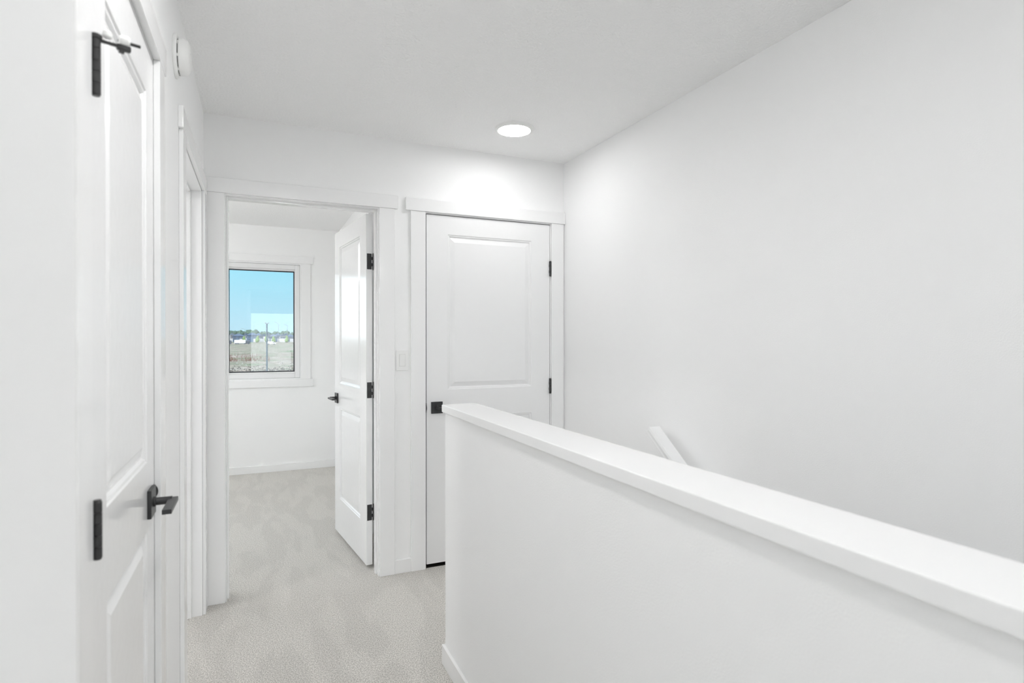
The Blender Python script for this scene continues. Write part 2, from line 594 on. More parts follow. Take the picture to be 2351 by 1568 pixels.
def make_door(name, label, loc, rot, w, s, knuckle='front', z0=.022, hinge_z=(.235, .980, 1.720), stop=False, leaf_h=LEAF_H):
    bm = panel_leaf(w, leaf_h, s)
    d = obj(name, bm, DOORP, (0, 0, 0), sm=False)
    d.location = (loc[0], loc[1], z0)
    d.rotation_euler = (0, 0, rot)
    tag(d, label, 'door', None, 'structure')
    # lever handles on both faces
    hx, hz = s * (w - .060), .9245 - z0
    for side, y0, dy in ((0, 0, -1), (1, .035, 1)):
        bm = bmesh.new()
        add_box(bm, hx - .034, hx + .034, y0, y0 + dy * .009, hz - .034, hz + .034, bev=.0015)
        rose = obj('handle', bm, BLACK, (hx, y0, hz), d)
        bm = bmesh.new()
        add_cyl(bm, (hx, y0 + dy * .008, hz), (0, dy, 0), .0125, .006)
        add_cyl(bm, (hx, y0 + dy * .008, hz), (0, dy, 0), .0095, .040)
        add_box(bm, hx + s * .011, hx - s * .112, y0 + dy * .040, y0 + dy * .060, hz - .0055, hz + .0055, bev=.0015)
        obj('lever', bm, BLACK, (hx, y0 + dy * .02, hz), rose, (hx, y0, hz))
    # latch plate on the free edge
    bm = bmesh.new()
    add_box(bm, s * w, s * (w + .0012), .006, .029, hz - .028, hz + .028)
    obj('latch_plate', bm, BLACK, (s * w, .0175, hz), d)
    # hinges
    for hz0 in hinge_z:
        z = hz0 - z0
        yk = -.0065 if knuckle == 'front' else .0428
        xk = -s * .0015
        bm = bmesh.new()
        rk = .0066
        n = 5
        for k in range(n):
            a = z + k * .091 / n
            add_cyl(bm, (xk, yk, a + .0003), (0, 0, 1), rk, .091 / n - .0006, 20, .0006)
        add_cyl(bm, (xk, yk, z - .002), (0, 0, 1), rk - .001, .004, 16, .0005)
        add_cyl(bm, (xk, yk, z + .089), (0, 0, 1), rk - .001, .0045, 16, .0005)
        hg = obj('hinge', bm, BLACK, (xk, yk, z), d)
        bm = bmesh.new()
        sx = -s
        if knuckle == 'front':
            add_box(bm, 0, sx * .0016, .0, .028, z, z + .091)
            add_box(bm, sx * -.004, sx * .0016, -.005, .0, z + .018, z + .036)
            add_box(bm, sx * -.004, sx * .0016, -.005, .0, z + .054, z + .072)
        else:
            add_box(bm, 0, sx * .0018, .0045, .0318, z, z + .091, bev=.0006)
            for q in (0.018, .054):
                add_box(bm, 0, sx * .0018, .031, .042, z + q, z + q + .018)
            for q in (.010, .046, .080):      # screw heads
                add_cyl(bm, (sx * .0017, .012 if q != .046 else .009, z + q), (sx, 0, 0), .0035, .0006, 12, .0002)
        obj('hinge_leaf', bm, BLACK, (0, .017, z), hg, (xk, yk, z))
        if stop and hz0 == hinge_z[-1]:
            st_ = build_pin_stop(d, xk, yk, z + .0935)
    return d


def build_pin_stop(d, xk, yk, z):
    """Hinge-pin door stop: arm on the pin, short arm and threaded rod with white pads."""
    bm = bmesh.new()
    add_cyl(bm, (xk, yk, z - .006), (0, 0, 1), .0085, .009, 20, .002)
    # cast arm reaching out from the pin (local +y is into the door, so -y is the hall side)
    A = Vector((xk, yk, z - .002))
    dirv = Vector((0.36, -1.0, 0)).normalized()
    q = Matrix.Translation(A) @ Vector(dirv).to_track_quat('X', 'Z').to_matrix().to_4x4()
    add_box(bm, 0.004, .032, -.0025, .0025, -.006, -.001, bev=.001, M=q)
    add_box(bm, .027, .047, -.005, .005, -.0095, -.0005, bev=.002, M=q)
    add_box(bm, .030, .038, -.004, .004, -.0135, -.006, bev=.001, M=q)
    stp = obj('door_stop', bm, BLACK, tuple(A), d)
    c = A + dirv * .040 + Vector((.004, 0, .007))
    bm = bmesh.new()
    add_cyl(bm, c - dirv * .012, dirv, .0026, .032, 14, .0005)
    obj('rod', bm, BLACK, tuple(c), stp, tuple(A))
    bm = bmesh.new()
    add_lathe(bm, [(0, 0), (.0085, 0), (.0100, .002), (.0100, .010), (.0078, .0145), (0, .0160)], 24, axis_m(c + dirv * .004, -dirv))
    obj('bumper', bm, RUBBER, tuple(c), stp, tuple(A))
    bm = bmesh.new()
    c2 = A + dirv * .014 + Vector((0, 0, .004))
    add_lathe(bm, [(0, 0), (.0055, 0), (.0068, .0015), (.0068, .008), (.0045, .011), (0, .0118)], 20, axis_m(c2, Vector((.1, -.15, 1))))
    obj('bumper', bm, RUBBER, tuple(c2), stp, tuple(A))
    return stp


# closet door, nearest on the left (faces +X)
make_door('door_1', 'nearest white two-panel door on the left with black hinges, closed',
          (XL, CL[0] + .0015, 0), R(90), CL[1] - CL[0] - .004, 1, stop=True, leaf_h=LEAF_H - .019, hinge_z=(.235, .971, 1.711))
# closed door at the end of the hall beside the right wall, hinged on its right side
make_door('door_2', 'closed white two-panel door at the hall end beside the right wall',
          (D2[1] - .0015, YB, 0), 0, D2[1] - D2[0] - .004, -1)
# bedroom door standing open into the bedroom
make_door('door_3', 'white two-panel door standing open into the bedroom',
          (0.5715, 3.3345, 0), R(-83.5), .742, -1, knuckle='back', hinge_z=(.278, .982, 1.722))
# door of the room on the left, swung open inside
bm = panel_leaf(.74, LEAF_H - .024, -1)
d4 = obj('door_4', bm, DOORP, sm=False)
d4.location = (XL - .048, LD[1] - .012, .028)
tag(d4, 'white door swung open inside the left doorway by the corner', 'door', None, 'structure')


# strike plates on the frames
def strike(x0, x1, y0, y1, z, name, parent, pl_):
    bm = bmesh.new()
    add_box(bm, x0, x1, y0, y1, z - .028, z + .028, bev=.0004)
    return bm


bm = bmesh.new()
add_lathe(bm, [(0, 0), (.0215, 0), (.022, .001), (.0215, .002), (0, .002)], 24,
          axis_m((XL - .012, CL[1] + .0018, .935), (0, -1, 0)))
for v in bm.verts:
    if v.co.x < XL - .012: v.co.x = XL - .012
obj('strike_plate', bm, BLACK, (XL, CL[1], .9245), bpy.data.objects['trim_4'], tuple(bpy.data.objects['trim_4'].location))
bm = bmesh.new()
add_lathe(bm, [(0, 0), (.022, 0), (.0225, .001), (.022, .002), (0, .002)], 24,
          axis_m((D2[0] - .0018, YB + .008, .9245), (1, 0, 0)))
obj('strike_plate', bm, BLACK, (D2[0], YB, .9245), r2, p2)


# ------------------------------------------------------------------ windows
def build_window(name, label, x0, x1, z0, z1, M, panes, depth=.07, cas=True, hx=.115):
    """Window in local frame: wall face at y=0 facing -y, opening x0..x1, z0..z1; M places it."""
    root = tag(empty(name, M.to_translation()), label, 'window', None, 'structure')
    root.matrix_world = M
    bm = bmesh.new()
    # drywall return / jamb extension lining
    for b in ((x0, x0 + .012, 0, depth, z0, z1), (x1 - .012, x1, 0, depth, z0, z1), (x0 + .012, x1 - .012, 0, depth, z1 - .012, z1), (x0 + .012, x1 - .012, 0, depth, z0, z0 + .012)):
        add_box(bm, *b)
    obj('jamb', bm, TRIM, (x0, 0, z0), root)
    bm = bmesh.new()
    f = .012
    fy0, fy1 = depth - .035, depth + .03
    fw = .045
    for b in ((x0 + f, x0 + f + fw, fy0, fy1, z0 + f, z1 - f), (x1 - f - fw, x1 - f, fy0, fy1, z0 + f, z1 - f),
              (x0 + f + fw, x1 - f - fw, fy0, fy1, z0 + f, z0 + f + fw), (x0 + f + fw, x1 - f - fw, fy0, fy1, z1 - f - fw, z1 - f)):
        add_box(bm, *b, bev=.004)
    for (a, b) in zip(panes, panes[1:]):
        add_box(bm, a[1], b[0], fy0, fy1, z0 + f + .01, z1 - f - .01, bev=.004)
    obj('window_frame', bm, VINYL, (x0, depth, z0), root)
    for (a, b) in panes:
        bm = bmesh.new()
        za, zb = z0 + f + fw + .016, z1 - f - fw - .016
        g = .010
        yy = depth + .004
        for q in ((a, a + g, yy, yy + .014, za, zb), (b - g, b, yy, yy + .014, za, zb), (a + g, b - g, yy, yy + .014, za, za + g), (a + g, b - g, yy, yy + .014, zb - g, zb)):
            add_box(bm, *q)
        gk = obj('gasket', bm, SPACER, (a, yy, za), root)
        bm = bmesh.new()
        for q in ((a - .022, a, yy - .012, yy + .01, za - .02, zb + .02), (b, b + .022, yy - .012, yy + .01, za - .02, zb + .02), (a, b, yy - .012, yy + .01, za - .02, za), (a, b, yy - .012, yy + .01, zb, zb + .02)):
            add_box(bm, *q, bev=.003)
        obj('sash', bm, VINYL, (a, yy, za), root)
        bm = bmesh.new()
        add_box(bm, a + .001, b - .001, yy + .004, yy + .010, za + .001, zb - .001)
        obj('glass', bm, GLASS, (a, yy, za), root)
    if cas:
        w = .088
        for (a, b) in ((x0 - w, x0), (x1, x1 + w)):
            bm = bmesh.new()
            add_box(bm, a, b, -.015, 0, z0, z1, bev=.0025)
            obj('side_casing', bm, TRIM, (a, 0, z0), root)
        for nm, (a, b) in (('head_casing', (z1, z1 + .070)), ('apron', (z0 - .074, z0))):
            bm = bmesh.new()
            add_box(bm, x0 - hx, x1 + hx, -.019, 0, a, b, bev=.0025)
            obj(nm, bm, TRIM, (x0, 0, a), root)
    return root




build_window('window_1', 'white framed bedroom window over the open field', WX[0], WX[1], WX[2], WX[3],
             Matrix.Translation((0, YW, 0)), [(-.975, -.370), (-.255, .350)])
build_window('window_2', 'wide loft window behind the hall', -W_[1], -W_[0], W_[2], W_[3],
             Matrix.Translation((0, LY0, 0)) @ Matrix.Rotation(R(180), 4, 'Z'), [(-W_[1] + .073, .56), (.64, -W_[0] - .073)], depth=.06)
build_window('window_3', 'added unseen bedroom side window letting in sky light', LW[0], LW[1], LW[2], LW[3],
             Matrix.Translation((BX0, 0, 0)) @ Matrix.Rotation(R(90), 4, 'Z'), [(LW[0] + .073, 4.71), (4.79, LW[1] - .073)], depth=.06)  # added out of view so bright sky lights the bedroom


# ------------------------------------------------------------------ fittings
def ceiling_light(x, y, label, strength):
    root = tag(empty('ceiling_light', (x, y, H)), label, 'ceiling light')
    pl_ = (x, y, H)
    bm = bmesh.new()
    add_lathe(bm, [(.086, H - .013), (.089, H - .0145), (.094, H - .0145), (.101, H - .010), (.104, H - .002), (.104, H)], 64, Matrix.Translation((x, y, 0)))
    obj('trim_ring', bm, PLASTIC, pl_, root, pl_, recalc=False)
    bm = bmesh.new()
    add_lathe(bm, [(0, H - .0125), (.0865, H - .0125), (.0865, H - .004), (0, H - .004)], 64, Matrix.Translation((x, y, 0)))
    obj('lens', bm, emission('lamp_lens_%d' % int(strength * 10), strength), (x, y, H - .01), root, pl_)
    return root


ceiling_light(1.250, 2.775, 'round flush ceiling light glowing near the far right corner', LAMP['hall'])
ceiling_light(.22, 1.12, 'added fill light disc over the near hall, out of view', LAMP['near'])  # added above the frame to even out the hall
ceiling_light(.22, -.9, 'added fill light disc behind the hall, out of view', LAMP['back'])  # added behind the camera as ambient fill
ceiling_light(-.6, -2.6, 'added fill light disc in the loft, out of view', LAMP['loft'])  # added in the unseen loft as ambient fill
ceiling_light(-.9, 4.75, 'added fill light disc in the bedroom, out of view', LAMP['room'])  # added where the doorway hides it, lifts the bedroom
ceiling_light(-1.3, 2.6, 'added fill light disc in the bathroom, out of view', LAMP['bath'])  # added in the unseen side room, spills into the hall



def added_globe(x, y, z, r, label, strength):  # glowing sphere added out of view as fill light
    root = tag(empty('added_globe', (x, y, H)), label, 'ceiling light')
    pl_ = (x, y, H)
    bm = bmesh.new()
    add_lathe(bm, [(0, H - .03), (.055, H - .03), (.06, H - .024), (.06, H), (0, H)], 32, Matrix.Translation((x, y, 0)))
    add_cyl(bm, (x, y, z + r - .01), (0, 0, 1), .008, H - .02 - z - r, 12)
    obj('canopy', bm, BLACK, pl_, root, pl_)
    bm = bmesh.new()
    bmesh.ops.create_uvsphere(bm, u_segments=32, v_segments=16, radius=r)
    bmesh.ops.translate(bm, vec=(x, y, z), verts=bm.verts)
    obj('globe', bm, emission('fill_globe_%d' % int(strength), strength), (x, y, z), root, pl_)


added_globe(1.2, -.45, 2.14, .12, 'added unseen fill light globe over the near end of the stairs', LAMP['globe'])  # added beyond the frame to brighten the hall ceiling
added_globe(-1.3, 4.6, 2.05, .15, 'added unseen fill light globe in the bedroom', LAMP['room_globe'])  # added out of sight to brighten bedroom walls and ceiling

# light switch between the doors
sx, sz = .749, 1.2015
sw = tag(empty('light_switch', (sx, YB, sz)), 'white rocker light switch on the wall between the two doors', 'light switch')
pl_ = (sx, YB, sz)
bm = bmesh.new()
add_box(bm, sx - .035, sx + .035, YB - .0055, YB, sz - .0575, sz + .0575, bev=.002)
obj('cover_plate', bm, PLASTIC, (sx, YB, sz), sw, pl_)
bm = bmesh.new()
add_box(bm, sx - .0175, sx + .0175, YB - .0062, YB - .004, sz - .035, sz + .035)
obj('rocker_frame', bm, mat('switch_frame', (.70, .70, .69), .4), (sx, YB, sz), sw, pl_)
bm = bmesh.new()
q = Matrix.Translation((sx, YB - .0065, sz)) @ Matrix.Rotation(R(3.5), 4, 'X')
add_box(bm, -.0155, .0155, -.003, .001, -.0325, .0325, bev=.001, M=q)
obj('rocker', bm, PLASTIC, (sx, YB - .006, sz), sw, pl_)
for dz in (-.048, .048):
    bm = bmesh.new()
    add_cyl(bm, (sx, YB - .0054, sz + dz), (0, -1, 0), .003, .0008, 14, .0003)
    obj('screw', bm, PLASTIC, (sx, YB - .0055, sz + dz), sw, pl_)

# smoke alarm high on the left wall
ax, ay, az = XL, 2.125, 2.232
sa = tag(empty('smoke_alarm', (ax, ay, az)), 'round white smoke alarm high on the left wall', 'smoke alarm')
MX = axis_m((ax, ay, az), (1, 0, 0))
bm = bmesh.new()
add_lathe(bm, [(0, 0), (.066, 0), (.068, .002), (.068, .007), (.064, .011), (0, .011)], 48, MX)
obj('mounting_base', bm, PLASTIC, (ax, ay, az), sa, (ax, ay, az))
bm = bmesh.new()
add_lathe(bm, [(.052, .010), (.052, .0145), (0, .0145)], 48, MX)
obj('vent_slot', bm, PLAST2, (ax + .01, ay, az), sa, (ax, ay, az))
bm = bmesh.new()
add_lathe(bm, [(0, .0135), (.0545, .0135), (.057, .016), (.0565, .028), (.051, .038), (.040, .0435), (.018, .0445), (.0175, .043), (0, .043)], 48, MX)
for k in range(8):      # ribs closing the slot
    a = 2 * math.pi * k / 8 + .3
    add_box(bm, -.004, .004, .050, .058, .010, .015, M=MX @ Matrix.Rotation(a, 4, 'Z'))
obj('cover', bm, PLASTIC, (ax + .02, ay, az), sa, (ax, ay, az))
bm = bmesh.new()
add_lathe(bm, [(0, .0425), (.013, .0425), (.014, .0445), (.012, .0465), (0, .047)], 24, MX)
obj('test_button', bm, PLASTIC, (ax + .04, ay, az), sa, (ax, ay, az))

# sloping handrail on the right wall above the stairs
slope = math.atan(.19 / .252)
hr_y, hr_z = 2.205, .905
hr = tag(empty('handrail', (1.723, hr_y, hr_z)), 'white wooden handrail sloping down the stairs on the right wall', 'handrail')
q = Matrix.Translation((1.723, hr_y, hr_z)) @ Matrix.Rotation(slope, 4, 'X')
Lr = 4.0
bm = bmesh.new()
# profile: flat top board with rounded edges, grooved sides, narrower bottom bead
prof = [(-.0325, 0), (-.0325, -.010), (-.0285, -.014), (-.0265, -.024), (-.0285, -.030), (-.0285, -.036), (-.025, -.039),
        (.025, -.039), (.0285, -.036), (.0285, -.030), (.0265, -.024), (.0285, -.014), (.0325, -.010), (.0325, 0)]
prof = [(-.0305, 0.0015)] + [(x, z - .001) for x, z in prof[1:-1]] + [(.0305, .0015)]
A_ = [bm.verts.new((x, 0, z)) for x, z in prof]
B_ = [bm.verts.new((x, -Lr, z)) for x, z in prof]
n = len(prof)
for k in range(n):
    bm.faces.new((A_[k], A_[(k + 1) % n], B_[(k + 1) % n], B_[k]))
bm.faces.new(A_)
bm.faces.new(B_[::-1])
# square cut in plan: top end stays plumb to the wall
bmesh.ops.transform(bm, matrix=q, verts=bm.verts)
obj('rail', bm, TRIM, (1.723, hr_y, hr_z), hr, (1.723, hr_y, hr_z))
for dd in (.35, 1.6, 2.85):
    c = q @ Vector((0, -dd, -.04))
    bm = bmesh.new()
    add_cyl(bm, (c.x, c.y, c.z + .004), (0, 0, -1), .006, .035, 16)
    add_cyl(bm, (c.x - .004, c.y, c.z - .028), (1, 0, -.15), .006, XR - c.x, 16)
    add_cyl(bm, (XR - .006, c.y, c.z - .038), (1, 0, 0), .022, .005, 24)
    obj('bracket', bm, BLACK, tuple(c), hr, (1.723, hr_y, hr_z))

# ------------------------------------------------------------------ outdoors
rnd = random.Random(7)
GZ = -2.95


def ground_z(y):
    if y < 150: return GZ
    if y < 365: return GZ + (y - 150) / 215 * 1.35
    if y < 420: return GZ + 1.35 + (y - 365) / 55 * .95
    return GZ + 2.3 + (y - 420) / 200 * .4


def field_material():
    m = bpy.data.materials.new('field_ground')
    m.use_nodes = True
    t = m.node_tree
    b = t.nodes['Principled BSDF']
    b.inputs['Roughness'].default_value = 1.0
    b.inputs['Specular IOR Level'].default_value = 0.05
    tcn = t.nodes.new('ShaderNodeTexCoord')
    sp = t.nodes.new('ShaderNodeSeparateXYZ')
    t.links.new(tcn.outputs['Object'], sp.inputs[0])
    # bands of dry grass, green strips and bare earth that run across the field
    mpn = t.nodes.new('ShaderNodeMapping')
    mpn.inputs['Scale'].default_value = (.07, .055, 1)
    mpn.inputs['Rotation'].default_value = (0, 0, R(24))
    t.links.new(tcn.outputs['Object'], mpn.inputs[0])
    n1 = t.nodes.new('ShaderNodeTexNoise')
    n1.inputs['Scale'].default_value = 2.2
    n1.inputs['Detail'].default_value = 9
    n1.inputs['Roughness'].default_value = .62
    t.links.new(mpn.outputs[0], n1.inputs['Vector'])
    rr = t.nodes.new('ShaderNodeValToRGB')
    c = rr.color_ramp
    c.elements[0].position = .34
    c.elements[0].color = (.09, .14, .075, 1)
    c.elements[1].position = .66
    c.elements[1].color = (.30, .285, .245, 1)
    e1 = c.elements.new(.45); e1.color = (.17, .175, .125, 1)
    e2 = c.elements.new(.53); e2.color = (.215, .18, .15, 1)
    t.links.new(n1.outputs['Fac'], rr.inputs[0])
    n2 = t.nodes.new('ShaderNodeTexNoise')
    n2.inputs['Scale'].default_value = 1.6
    n2.inputs['Detail'].default_value = 6
    t.links.new(tcn.outputs['Object'], n2.inputs['Vector'])
    mr_ = t.nodes.new('ShaderNodeMapRange')
    mr_.inputs['From Min'].default_value = .35
    mr_.inputs['From Max'].default_value = .65
    mr_.inputs['To Min'].default_value = .5
    mr_.inputs['To Max'].default_value = 1.25
    t.links.new(n2.outputs['Fac'], mr_.inputs[0])
    sc_ = t.nodes.new('ShaderNodeVectorMath')
    sc_.operation = 'SCALE'
    t.links.new(rr.outputs[0], sc_.inputs[0])
    t.links.new(mr_.outputs[0], sc_.inputs['Scale'])
    t.links.new(sc_.outputs[0], b.inputs['Base Color'])
    return m


bm = bmesh.new()
ys = [-60, 0, 40, 80, 120, 150, 200, 250, 300, 365, 390, 420, 500, 620, 900, 1600]
xs_ = [-1400, -600, -250, -100, 0, 100, 250, 600, 1400]
grid = [[bm.verts.new((x, y, ground_z(y))) for x in xs_] for y in ys]
for j in range(len(ys) - 1):
    for i in range(len(xs_) - 1):
        bm.faces.new((grid[j][i], grid[j][i + 1], grid[j + 1][i + 1], grid[j + 1][i]))
gr = obj('field', bm, field_material(), (0, 0, 0))
tag(gr, 'open field of dry grass and bare earth outside the window', 'field', None, 'structure')

M_ = {
    'pole': mat('pole_paint', (0.0126, 0.042, 0.0672), .5),
    'lamp': mat('lamp_grey', (0.147, 0.168, 0.1764), .5),
    'roof_navy': mat('roof_navy', (0.042, 0.0672, 0.1092), .8),
    'roof_grey': mat('roof_grey', (0.084, 0.105, 0.1386), .8),
    'wall_blue': mat('siding_blue', (0.0714, 0.1134, 0.1764), .7),
    'wall_white': mat('siding_white', (0.4125, 0.407, 0.396), .7),
    'wall_grey': mat('siding_grey', (0.1596, 0.1806, 0.21), .7),
    'wall_tan': mat('siding_tan', (0.231, 0.21, 0.1932), .7),
    'garage': mat('garage_white', (0.407, 0.407, 0.418), .6),
    'glassy': mat('house_glass', (.06, .08, .12), .2),
    'leaf_far': mat('far_foliage', (0.042, 0.0798, 0.0588), .9, vary=(.5, (.067, .113, .076))),
    'leaf_new': mat('young_foliage', (0.1176, 0.1932, 0.0588), .9, vary=(.9, (.16, .22, .085))),
    'bark': mat('bark', (.13, .10, .08), .9),
    'white': mat('truck_white', (0.56, 0.56, 0.56), .4),
    'dark': mat('truck_dark', (.05, .06, .08), .4),
    'stem': mat('dry_stem', (0.126, 0.0546, 0.042), .9),
    'clod': mat('dark_clod', (0.0462, 0.042, 0.0357), 1.0),
    'stone': mat('pale_stone', (0.372, 0.366, 0.348), .9),
}

# light pole in the field
px_, py_ = .90, 62.0
g0 = ground_z(py_)
lp = tag(empty('light_pole', (px_, py_, g0)), 'tall dark light pole standing in the field, nearest the window', 'light pole')
bm = bmesh.new()
add_lathe(bm, [(0, 0), (.12, 0), (.12, .3), (.075, .32), (.068, 5.8), (0, 5.8)], 16, Matrix.Translation((px_, py_, g0)))
obj('pole', bm, M_['pole'], (px_, py_, g0), lp, (px_, py_, g0))
for s in (-1, 1):
    bm = bmesh.new()
    add_box(bm, px_ + s * .05, px_ + s * .20, py_ - .06, py_ + .06, g0 + 5.82, g0 + 5.90, bev=.02)
    add_cyl(bm, (px_, py_, g0 + 5.75), (s * .5, 0, .35), .02, .16, 10)
    obj('lamp_head', bm, M_['lamp'], (px_, py_, g0 + 5.85), lp, (px_, py_, g0))

# curved street lamps farther away
for i, (x, y, h_, lab) in enumerate(((13.0, 410, 13.4, 'slim street lamp with curved arm beyond the light pole'),
                                     (-7.1, 412, 9.0, 'slim distant street lamp between the houses left of the light pole'),
                                     (18.6, 410, 12.0, 'slim distant street lamp standing at right of the window view'))):
    g_ = ground_z(y)
    sl = tag(empty('street_lamp', (x, y, g_)), lab, 'street lamp')
    bm = bmesh.new()
    add_lathe(bm, [(0, 0), (.14, 0), (.09, h_ * .9), (0, h_ * .9)], 8, Matrix.Translation((x, y, g_)))
    obj('pole', bm, M_['lamp'], (x, y, g_), sl, (x, y, g_))
    bm = bmesh.new()
    pts = [(0, .9 * h_), (-.5, .95 * h_), (-1.4, .985 * h_), (-2.4, h_)]
    for (a, za), (b, zb) in zip(pts, pts[1:]):
        dv = Vector((b - a, 0, zb - za))
        add_cyl(bm, (x + a, y, g_ + za), dv, .07, dv.length, 8, .01)
    obj('arm', bm, M_['lamp'], (x, y, g_ + .9 * h_), sl, (x, y, g_))


def house(x, y, w, d_, h_, wall, roof, label, hip=True, garage=0.0, left_wing=False):
    g_ = ground_z(y) - .05
    o = (x, y, g_)
    root = tag(empty('house', o), label, 'house')
    bm = bmesh.new()
    add_box(bm, x - w / 2, x + w / 2, y - d_ / 2, y + d_ / 2, g_, g_ + h_)
    obj('wall', bm, M_[wall], o, root, o)
    bm = bmesh.new()
    e_ = .5
    rz = 1.7
    a = [bm.verts.new(c) for c in ((x - w / 2 - e_, y - d_ / 2 - e_, g_ + h_), (x + w / 2 + e_, y - d_ / 2 - e_, g_ + h_), (x + w / 2 + e_, y + d_ / 2 + e_, g_ + h_), (x - w / 2 - e_, y + d_ / 2 + e_, g_ + h_))]
    if hip:
        k = w * .22
        t0 = bm.verts.new((x - w / 2 + k + 1, y, g_ + h_ + rz)); t1 = bm.verts.new((x + w / 2 - k - 1, y, g_ + h_ + rz))
        bm.faces.new((a[0], a[1], t1, t0)); bm.faces.new((a[2], a[3], t0, t1)); bm.faces.new((a[1], a[2], t1)); bm.faces.new((a[3], a[0], t0))
    else:
        t0 = bm.verts.new((x, y - d_ / 2 - e_, g_ + h_ + rz)); t1 = bm.verts.new((x, y + d_ / 2 + e_, g_ + h_ + rz))
        bm.faces.new((a[0], a[1], t0)); bm.faces.new((a[1], a[2], t1, t0)); bm.faces.new((a[2], a[3], t1)); bm.faces.new((a[3], a[0], t0, t1))
    bm.faces.new(a[::-1])
    obj('roof', bm, M_[roof], (x, y, g_ + h_), root, o, sm=False)
    yf = y - d_ / 2
    gx = x + garage * w
    bm = bmesh.new()
    add_box(bm, gx - 1.4, gx + 1.4, yf - .08, yf + .02, g_, g_ + 2.2)
    obj('garage_door', bm, M_['garage'], (gx, yf, g_), root, o)
    for wx, wz in ((-.28, .62), (.05, .62), (.32, .62), (-garage * .9, .22)):
        bm = bmesh.new()
        cx_ = x + wx * w
        add_box(bm, cx_ - .55, cx_ + .55, yf - .06, yf + .02, g_ + wz * h_, g_ + wz * h_ + 1.1)
        obj('window', bm, M_['glassy'], (cx_, yf, g_ + wz * h_), root, o)
    if left_wing:
        bm = bmesh.new()
        add_box(bm, x + w / 2 - 2.6, x + w / 2 + .3, yf - 1.2, yf + .1, g_, g_ + h_ * .95, bev=.05)
        obj('front_bay', bm, M_['wall_white'], (x + w / 2, yf, g_), root, o)
    return root


hs = [(-19.2, 418, 6.0, 5.6, 'wall_white', 'roof_grey', 'pale house at the left edge of the window view', True, .2, True),
      (-11.2, 424, 6.8, 4.8, 'wall_blue', 'roof_navy', 'low blue hipped house behind the long white truck', True, .3, False),
      (-2.9, 420, 6.6, 5.4, 'wall_blue', 'roof_navy', 'blue house with pale garage right of the long truck', True, .32, False),
      (4.2, 426, 4.6, 4.8, 'wall_grey', 'roof_navy', 'grey gabled house just left of the light pole', False, -.2, True),
      (10.4, 430, 4.8, 4.6, 'wall_blue', 'roof_grey', 'blue house just right of the light pole', True, -.1, False),
      (15.9, 420, 3.6, 4.8, 'wall_white', 'roof_grey', 'tall narrow white-fronted house right of the light pole', False, 0, False),
      (21.4, 430, 4.4, 4.6, 'wall_blue', 'roof_navy', 'blue house with white garage near the right window edge', True, .2, False),
      (27.6, 426, 4.4, 4.6, 'wall_grey', 'roof_navy', 'grey house at the right edge of the window view', True, -.2, False),
      (-15.6, 440, 4.2, 5.4, 'wall_tan', 'roof_grey', 'tan house standing behind the two leftmost houses', False, .1, False),
      (-6.9, 441, 4.4, 5.4, 'wall_white', 'roof_navy', 'white house in the gap behind the long white truck cab', False, 0, False),
      (.9, 442, 4.0, 5.4, 'wall_tan', 'roof_navy', 'tan house in the gap left of the grey gabled house', True, .1, False),
      (7.4, 443, 4.0, 5.4, 'wall_grey', 'roof_grey', 'grey two storey house hidden partly behind the light pole', False, 0, False),
      (13.4, 441, 4.2, 5.4, 'wall_grey', 'roof_navy', 'dark roofed house behind the tall narrow white house', True, .1, False),
      (19.0, 442, 3.6, 5.4, 'wall_white', 'roof_navy', 'white house in the gap right of the tall narrow house', False, 0, False)]
for (x, y, w, h_, wl, rf, lab, hip, gg, lw) in hs:
    house(x, y, w, 7, h_ - .9, wl, rf, lab, hip, gg, lw)


def blob(bm, c, r, seed, sub=2, sq=1.0):
    t = bmesh.new()
    bmesh.ops.create_icosphere(t, subdivisions=sub, radius=1)
    rr_ = random.Random(seed)
    for v in t.verts:
        k = r * (1 + rr_.uniform(-.22, .22))
        v.co = Vector((v.co.x * k + c[0], v.co.y * k + c[1], v.co.z * k * sq + c[2]))
    me = bpy.data.meshes.new('tmp'); t.to_mesh(me); t.free(); bm.from_mesh(me); bpy.data.meshes.remove(me)


def tree(x, y, h_, w, leaf, label, group, seed, narrow=False):
    g_ = ground_z(y) - .05
    o = (x, y, g_)
    root = tag(empty('tree', o), label, 'tree', group)
    bm = bmesh.new()
    add_lathe(bm, [(0, 0), (.18, 0), (.1, h_ * .5), (0, h_ * .5)], 7, Matrix.Translation(o))
    obj('trunk', bm, M_['bark'], o, root, o)
    bm = bmesh.new()
    rr_ = random.Random(seed)
    if narrow:
        for k in range(4):
            blob(bm, (x + rr_.uniform(-.2, .2), y, g_ + h_ * (.35 + .18 * k)), w * (.5 - .09 * k), seed + k, 2, 1.25)
    else:
        for k in range(7):
            blob(bm, (x + rr_.uniform(-.35, .35) * w, y + rr_.uniform(-.3, .3) * w, g_ + h_ * rr_.uniform(.35, .8)), w * rr_.uniform(.26, .38), seed + k, 2, 1.1)
    obj('crown', bm, M_[leaf], (x, y, g_ + h_ * .4), root, o, sm=False)
    return root


